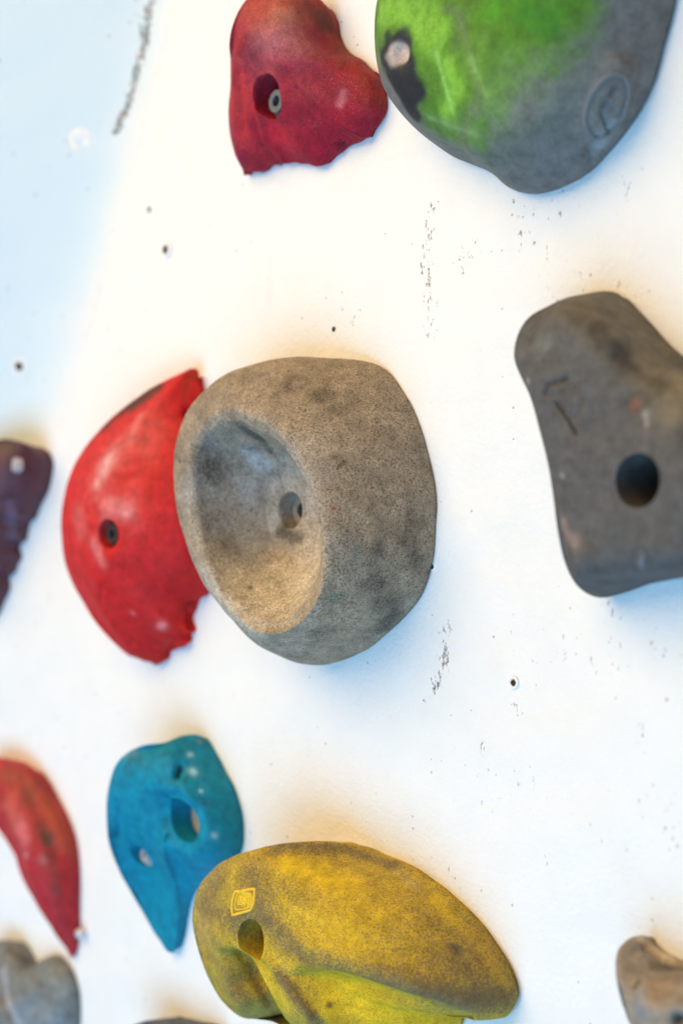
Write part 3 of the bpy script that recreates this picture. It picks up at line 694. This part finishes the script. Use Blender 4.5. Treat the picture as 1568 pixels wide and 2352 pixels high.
# ---- 7. yellow hold, bottom
def yellow_hold():
    P = [(699, 1933.5, .040), (641, 1937, .050), (588, 1948, .058), (540, 1966, .063), (497.5, 1990, .067), (465.6, 2022, .069), (447, 2059, .070), (439, 2107, .070), (444.4, 2149.6, .069), (455, 2192, .067), (476, 2245, .062), (508, 2298, .054), (545, 2330, .046), (582.5, 2343, .040), (625, 2352, .036), (690, 2390, .026), (760, 2430, .012), (860, 2455, .003), (960, 2440), (1030, 2400),
         (1066, 2356), (1074, 2326), (1090, 2319), (1108, 2324), (1130, 2331), (1150.6, 2333), (1172, 2330), (1193, 2303.6), (1198.4, 2277), (1188, 2234.5), (1166.5, 2192), (1134.7, 2149.6), (1097.5, 2107), (1055, 2064.6), (1012.5, 2027.5), (959.5, 1993), (906, 1966), (842.6, 1945, .006), (773.6, 1936, .022)]
    S = by_length(outline(P), 520); c = W(850, 2185, 0)[:2]
    L = std_levels(S, c, [(.98, .060, .22), (.93, .070, .46), (.84, .074, .68), (.70, .076, .86), (.52, .076, .96), (.32, .075, 1), (.15, .074, 1), (.03, .074, 1)], shrink=.93)
    me = make_mesh('hold_body', loft(L, .0015), np.array([c[0], c[1], L[-1][:, 2].mean()]), 0)
    mat = hold_mat('worn_yellow_polyurethane', (.150, .108, .052), grain=.42, gs=7, lo=.15, hi=.9, chalk=.22, chalkcol=(.55, .45, .30), rough=.75, fine=800, blotch=.22)
    Y = (.68, .46, .008)
    ds = [([(760, 2060), (900, 2120)], 90, .003), ([(574, 2140)], 50, -.002), ([(618, 2200), (664, 2268), (712, 2335)], 13, .0025), ([(530, 2178), (578, 2272), (620, 2335)], 8, .0015), ([(700, 2170), (830, 2215), (980, 2272)], 30, .003)]
    rg = [([(512, 2192), (531, 2185), (560, 2235), (588, 2285), (640, 2372), (612, 2372), (566, 2318), (530, 2262)], .021, 14),
          ([(545, 2190), (600, 2215), (650, 2285), (700, 2370), (640, 2380), (585, 2290)], .006, 12),
          ([(690, 2245), (760, 2245), (850, 2265), (960, 2305), (1060, 2340), (1060, 2420), (760, 2440), (715, 2330)], .020, 32)]
    pn = [([(800, 2260), (900, 2310), (1000, 2340), (800, 2340), (900, 2370)], 70, (.74, .44, .004), .9), ([(500, 2190), (560, 2290), (600, 2340)], 40, (.36, .30, .035), .7), ([(470, 2060), (460, 2140), (490, 1995)], 40, (.52, .36, .10), .7, 3),  # dark olive in the left recess paints the lobe's shade
          ([(1100, 2170), (1150, 2240)], 40, (.50, .30, .02), .5), ([(900, 1990), (960, 2040)], 16, (.55, .42, .15), .5), ([(610, 2240), (660, 2320)], 26, (.60, .42, .02), .8),
          ([(1040, 2172), (1048, 2188), (1054, 2180)], 9, (.06, .05, .025), .9, 6), ([(757, 2308)], 7, (.10, .06, .02), .85), ([(735, 2215)], 4, (.2, .13, .02), .7), ([(814, 2216)], 4, (.06, .08, .04), .8), ([(1150, 2325)], 4, (.05, .05, .03), .8),
          ([(580, 2190)], 34, (.66, .42, .003), .8)]
    gr = [([(600, 2010), (760, 1990), (900, 2060), (1050, 2150)], 70, .12), ([(620, 2120), (700, 2200), (850, 2240), (1060, 2300), (1160, 2290)], 32, .32), ([(640, 1945), (780, 1948), (900, 1985)], 24, .35), ([(640, 2240), (700, 2320), (730, 2350)], 18, .45), ([(700, 2060), (900, 2150)], 80, .1),
          ([(650, 1985), (800, 2030)], 34, -.28), ([(800, 2300), (950, 2345)], 80, -.55), ([(540, 2130), (600, 2120)], 24, .2), ([(1000, 2070), (1100, 2170), (1160, 2260)], 18, -.2), ([(610, 2250), (650, 2310)], 20, -.4), ([(640, 2350), (600, 2280), (570, 2215)], 7, .35), ([(1000, 2200), (1090, 2240)], 30, .15),
          ([(580, 2190)], 30, -.5), ([(525, 2250), (560, 2300)], 18, .2), ([(500, 2020), (470, 2090), (530, 2110), (600, 2080), (570, 2010)], 34, .22), ([(550, 2068), (572, 2066)], 15, -.6)]
    root, o, tree = finish_hold(me, 'climbing_hold', 'large dirty yellow paw-shaped hold with a finger hole and a square stamp', mat, Y, .50, disp=ds,
        holes=[dict(at=(577, 2160), r=.0132, bottom=.030, flare=.25)], paint=pn, grime_shade=gr, seed=71, regions=rg)
    me_ = plain('clean_yellow_stamp', (.80, .50, .03), .6)
    def q(x, y): return (880+x*.15306)/1.7417, (3500+y*.15306)/1.7417
    strokes = [[q(400, 430), q(560, 430), q(760, 375), q(920, 370), q(900, 560), q(880, 760), q(800, 920), q(600, 980), q(340, 1050), q(310, 850), q(330, 650), q(400, 430)]]
    text_tube(tree, strokes, .0010, 'stamp_frame', me_, root, 0.0)
    inner = [[q(480, 470), q(640, 470), q(800, 500), q(830, 620), q(800, 820), q(640, 890), q(420, 910), q(390, 780), q(430, 560), q(480, 470)]]
    text_tube(tree, inner, .0005, 'stamp_frame', me_, root, 0.0)
    text_tube(tree, [[q(480, 600), q(580, 570), q(560, 680), q(490, 770), q(600, 780)], [q(660, 820), q(670, 700), q(690, 590), q(770, 560), q(780, 650), q(690, 690), q(780, 800)]], .0006, 'stamp_lettering', me_, root, 0.0)
yellow_hold()

# ---- 8. red crescent, lower left
def red_crescent():
    P = [(0, 1740, .026), (22, 1747, .024), (45, 1757, .020), (70, 1764, .014), (92, 1777, .009), (117.5, 1803, .004), (140, 1833.5), (159, 1875.5), (173, 1917.5), (183, 1973), (187, 2029), (187, 2085), (187, 2127), (185, 2163.6), (176, 2200), (157, 2183, .003), (134, 2155, .008), (112, 2119, .014), (84, 2074, .019), (56, 2015, .023), (36, 1968, .026), (17, 1934, .027), (0, 1909, .028),
         (-25, 1870, .029), (-45, 1820, .029), (-45, 1775, .029), (-25, 1745, .028)]
    S = by_length(outline(P), 320); c = W(105, 1950, 0.0)[:2]
    L = std_levels(S, c, [(.965, .038, .34), (.90, .038, .62), (.76, .038, .84), (.56, .038, .96), (.3, .038, 1), (.1, .046, 1), (.02, .046, 1)], shrink=.92)
    me = make_mesh('hold_body', loft(L), np.array([c[0], c[1], L[-1][:, 2].mean()]), 0)
    mat = hold_mat('faded_red_polyurethane', (.10, .035, .022), grain=.06, chalk=.1, chalkcol=(.7, .4, .4), rough=.6, blotch=.6)
    pn = [([(10, 1780), (60, 1790), (110, 1850), (150, 1930)], 24, (.27, .06, .03), .6, 3), ([(20, 1850), (40, 1890)], 20, (.50, .10, .07), .7, 3), ([(50, 1900), (58, 1930)], 16, (.60, .16, .18), .6), ([(90, 1830), (140, 1900), (170, 1960)], 16, (.38, .05, .02), .6), ([(100, 1975)], 12, (.3, .17, .18), .5), ([(60, 1965)], 7, (.8, .35, .4), .6)]
    gr = [([(0, 1755), (40, 1775), (70, 1840), (95, 1900), (115, 1970), (130, 2020)], 26, .32), ([(80, 1780), (120, 1830)], 14, .3), ([(110, 1925)], 16, .4), ([(130, 2050)], 16, .3)]
    ds = [([(50, 1790), (90, 1870), (125, 1960)], 14, -.0012), ([(80, 1800), (125, 1870), (150, 1950)], 12, .002), ([(2, 1890), (6, 1905)], 7, -.003)]
    root, o, tree = finish_hold(me, 'climbing_hold', 'faded red crescent-shaped hold tapering down to a point with a pale screw', mat, (.38, .016, .022), .16, disp=ds, paint=pn, grime_shade=gr, seed=81)
    p = W(186, 2144, .004)
    link('screw', lathe('screw', [(.0030, -.006), (.0042, .001), (.0040, .003), (.0024, .0044), (.001, .0046)], NRM, Vector((p[0], -.004, p[1]))), M_PALE, root)
red_crescent()

# ---- 9. grey two-lobed, bottom left corner
def grey_lobes():
    P = [(0, 2158, .018), (17, 2159, .016), (39, 2172, .013), (56, 2191.6, .010), (70, 2213, .008), (81, 2226, .007), (95, 2214, .005), (112, 2200, .003), (134, 2193, .001), (151, 2200), (165, 2219.5), (179, 2253), (186, 2289.5), (187, 2351.5), (178, 2410), (150, 2450), (100, 2480, .01), (40, 2480, .014), (-20, 2440, .018), (-50, 2360, .020), (-55, 2280, .021), (-45, 2200, .021), (-20, 2165, .020)]
    S = by_length(outline(P), 320); c = W(90, 2320, 0.0)[:2]
    L = std_levels(S, c, [(.965, .032, .34), (.90, .032, .60), (.78, .032, .82), (.58, .032, .95), (.3, .032, 1), (.1, .050, 1), (.02, .050, 1)], shrink=.93)
    me = make_mesh('hold_body', loft(L), np.array([c[0], c[1], L[-1][:, 2].mean()]), 0)
    mat = hold_mat('weathered_grey_polyurethane', (.10, .085, .065), grain=.10, chalk=.12, chalkcol=(.5, .5, .5), rough=.65, blotch=.7)
    ds = [([(84, 2230), (98, 2265), (95, 2310)], 22, -.0045), ([(40, 2230), (45, 2300)], 26, .003), ([(140, 2250)], 24, .003), ([(8, 2290), (20, 2340)], 14, -.002)]
    pn = [([(130, 2230), (145, 2270)], 24, (.28, .30, .27), .5), ([(10, 2230), (20, 2300), (45, 2350)], 9, (.40, .40, .46), .6), ([(30, 2185)], 20, (.20, .165, .12), .6), ([(60, 2320), (140, 2350)], 30, (.19, .24, .28), .6)]
    gr = [([(85, 2225), (98, 2265)], 16, .25), ([(20, 2180), (60, 2210)], 14, .25), ([(8, 2300), (22, 2345)], 7, .5), ([(160, 2330)], 12, .3)]
    finish_hold(me, 'climbing_hold', 'grey two-lobed climbing hold below the red crescent in the bottom left corner', mat, (.155, .17, .172), .10, disp=ds, paint=pn, grime_shade=gr, seed=91)
grey_lobes()

# ---- 10. dark maroon ribbed hold, left edge
def maroon():
    P = [(0, 1011, .03), (35, 1012, .024), (67, 1026, .014), (92, 1054, .005), (101, 1083), (94, 1121.6), (78, 1164), (70, 1190), (60, 1203), (56, 1225), (53, 1240), (41, 1260), (42, 1285), (36, 1305), (25, 1327), (23, 1355), (12, 1385), (3.5, 1408), (-10, 1430), (-30, 1420, .01), (-60, 1350, .02), (-90, 1200, .03), (-90, 1080, .034), (-50, 1025, .034)]
    off = -float(WP(40, 1180)[1])
    Q = []
    for p in P:
        h = p[2] if len(p) > 2 else 0.0
        a = W(p[0], p[1], h+off); Q.append((a[0], a[1], h))
    S = by_length(np.array(Q), 300); c = W(10, 1180, off)[:2]
    L = std_levels(S, c, [(.96, .034, .36), (.88, .038, .64), (.74, .040, .85), (.5, .041, .97), (.25, .041, 1), (.03, .041, 1)], shrink=.93)
    L[0][:, 2] = -.04; L[1][:, 2] = -.004
    me = make_mesh('hold_body', loft(L), np.array([c[0], c[1], L[-1][:, 2].mean()]), off)
    mat = hold_mat('dark_maroon_polyurethane', (.05, .022, .020), grain=.05, chalk=.08, chalkcol=(.35, .3, .35), rough=.5, spec=.5, blotch=.5)
    ds = [([(0, y), (45, y+12)], 10, -.0016) for y in (1150, 1195, 1240, 1285, 1325)] + [([(0, y), (45, y+12)], 9, .0014) for y in (1172, 1218, 1262, 1305)]
    root, o, tree = finish_hold(me, 'climbing_hold', 'dark maroon ribbed hold with a pale screw, blurred at the left edge', mat, (.085, .022, .035), .1, disp=ds, grime_shade=[([(0, 1020), (60, 1035)], 20, .4)], paint=[([(30, 1230), (25, 1155)], 12, (.16, .13, .22), .6)], seed=101)
    P_, N_ = hits(tree, [(38, 1068)])
    if P_:
        link('screw', lathe('screw', [(.006, -.003), (.0062, .001), (.0052, .0024), (.002, .003)], NRM, P_[0]), M_PALE, root)
maroon()

# ---- 11. grey-brown hold, bottom right corner
def grey_corner():
    P = [(1470.4, 2148, .008), (1454.7, 2151.5, .013), (1437, 2162.6, .019), (1423, 2178, .025), (1416, 2199, .029), (1415, 2230.5, .032), (1417.6, 2262, .035), (1424.7, 2293.6, .033), (1434, 2322, .030), (1445, 2351.6, .026), (1470, 2400, .016), (1510, 2440, .004), (1570, 2450), (1650, 2430), (1730, 2370), (1750, 2290), (1700, 2240), (1620, 2222), (1568, 2204), (1549, 2192), (1530, 2181.5), (1510, 2166), (1491, 2153, .004)]
    S = by_length(outline(P), 320); c = W(1570, 2310, 0.0)[:2]
    L = std_levels(S, c, [(.97, .040, .34), (.91, .044, .62), (.80, .046, .84), (.60, .047, .96), (.3, .047, 1), (.1, .047, 1), (.02, .047, 1)], shrink=.93)
    me = make_mesh('hold_body', loft(L), np.array([c[0], c[1], L[-1][:, 2].mean()]), 0)
    mat = hold_mat('mottled_brown_polyurethane', (.13, .105, .075), grain=.2, chalk=.3, chalkcol=(.5, .45, .4), rough=.8, blotch=.8)
    pn = [([(1470, 2165), (1500, 2180), (1540, 2200)], 14, (.55, .45, .33), .85), ([(1495, 2250), (1500, 2290), (1540, 2250)], 16, (.34, .22, .13), .5), ([(1465, 2280), (1470, 2320)], 16, (.25, .28, .32), .6), ([(1555, 2340)], 16, (.03, .06, .08), .8)]  # first patch paints the light lying on the top ledge
    ds = [([(1480, 2178), (1520, 2200), (1568, 2215)], 10, -.004), ([(1470, 2205), (1520, 2225)], 14, .003), ([(1560, 2345)], 18, -.008)]
    gr = [([(1505, 2160), (1530, 2180)], 7, .6), ([(1500, 2215), (1560, 2225)], 16, .45), ([(1440, 2250)], 16, .15), ([(1455, 2270), (1465, 2255)], 7, .5)]
    finish_hold(me, 'climbing_hold', 'mottled grey-brown climbing hold with a pale top ledge in the bottom right corner', mat, (.28, .235, .185), .15, disp=ds, paint=pn, grime_shade=gr, seed=111)
grey_corner()

# ---- 12. a hold just peeping in at the bottom edge
def peeping():
    P = [(330, 2349, .03), (370, 2345, .02), (420, 2344, .008), (470, 2348, .001), (520, 2370), (530, 2420), (490, 2480), (400, 2500, .01), (310, 2480, .03), (270, 2420, .036), (290, 2368, .035)]
    S = by_length(outline(P), 240); c = W(410, 2425, 0.0)[:2]
    L = std_levels(S, c, [(.965, .034, .34), (.90, .037, .6), (.78, .040, .82), (.58, .041, .95), (.3, .041, 1), (.02, .041, 1)], shrink=.93)
    me = make_mesh('hold_body', loft(L), np.array([c[0], c[1], L[-1][:, 2].mean()]), 0)
    mat = hold_mat('charcoal_polyurethane', (.05, .05, .05), grain=.15, chalk=.12, chalkcol=(.3, .3, .3), rough=.7)
    finish_hold(me, 'climbing_hold', 'dark hold showing only its top edge at the bottom, left of the yellow one', mat, (.10, .11, .13), .1, seed=121)
peeping()
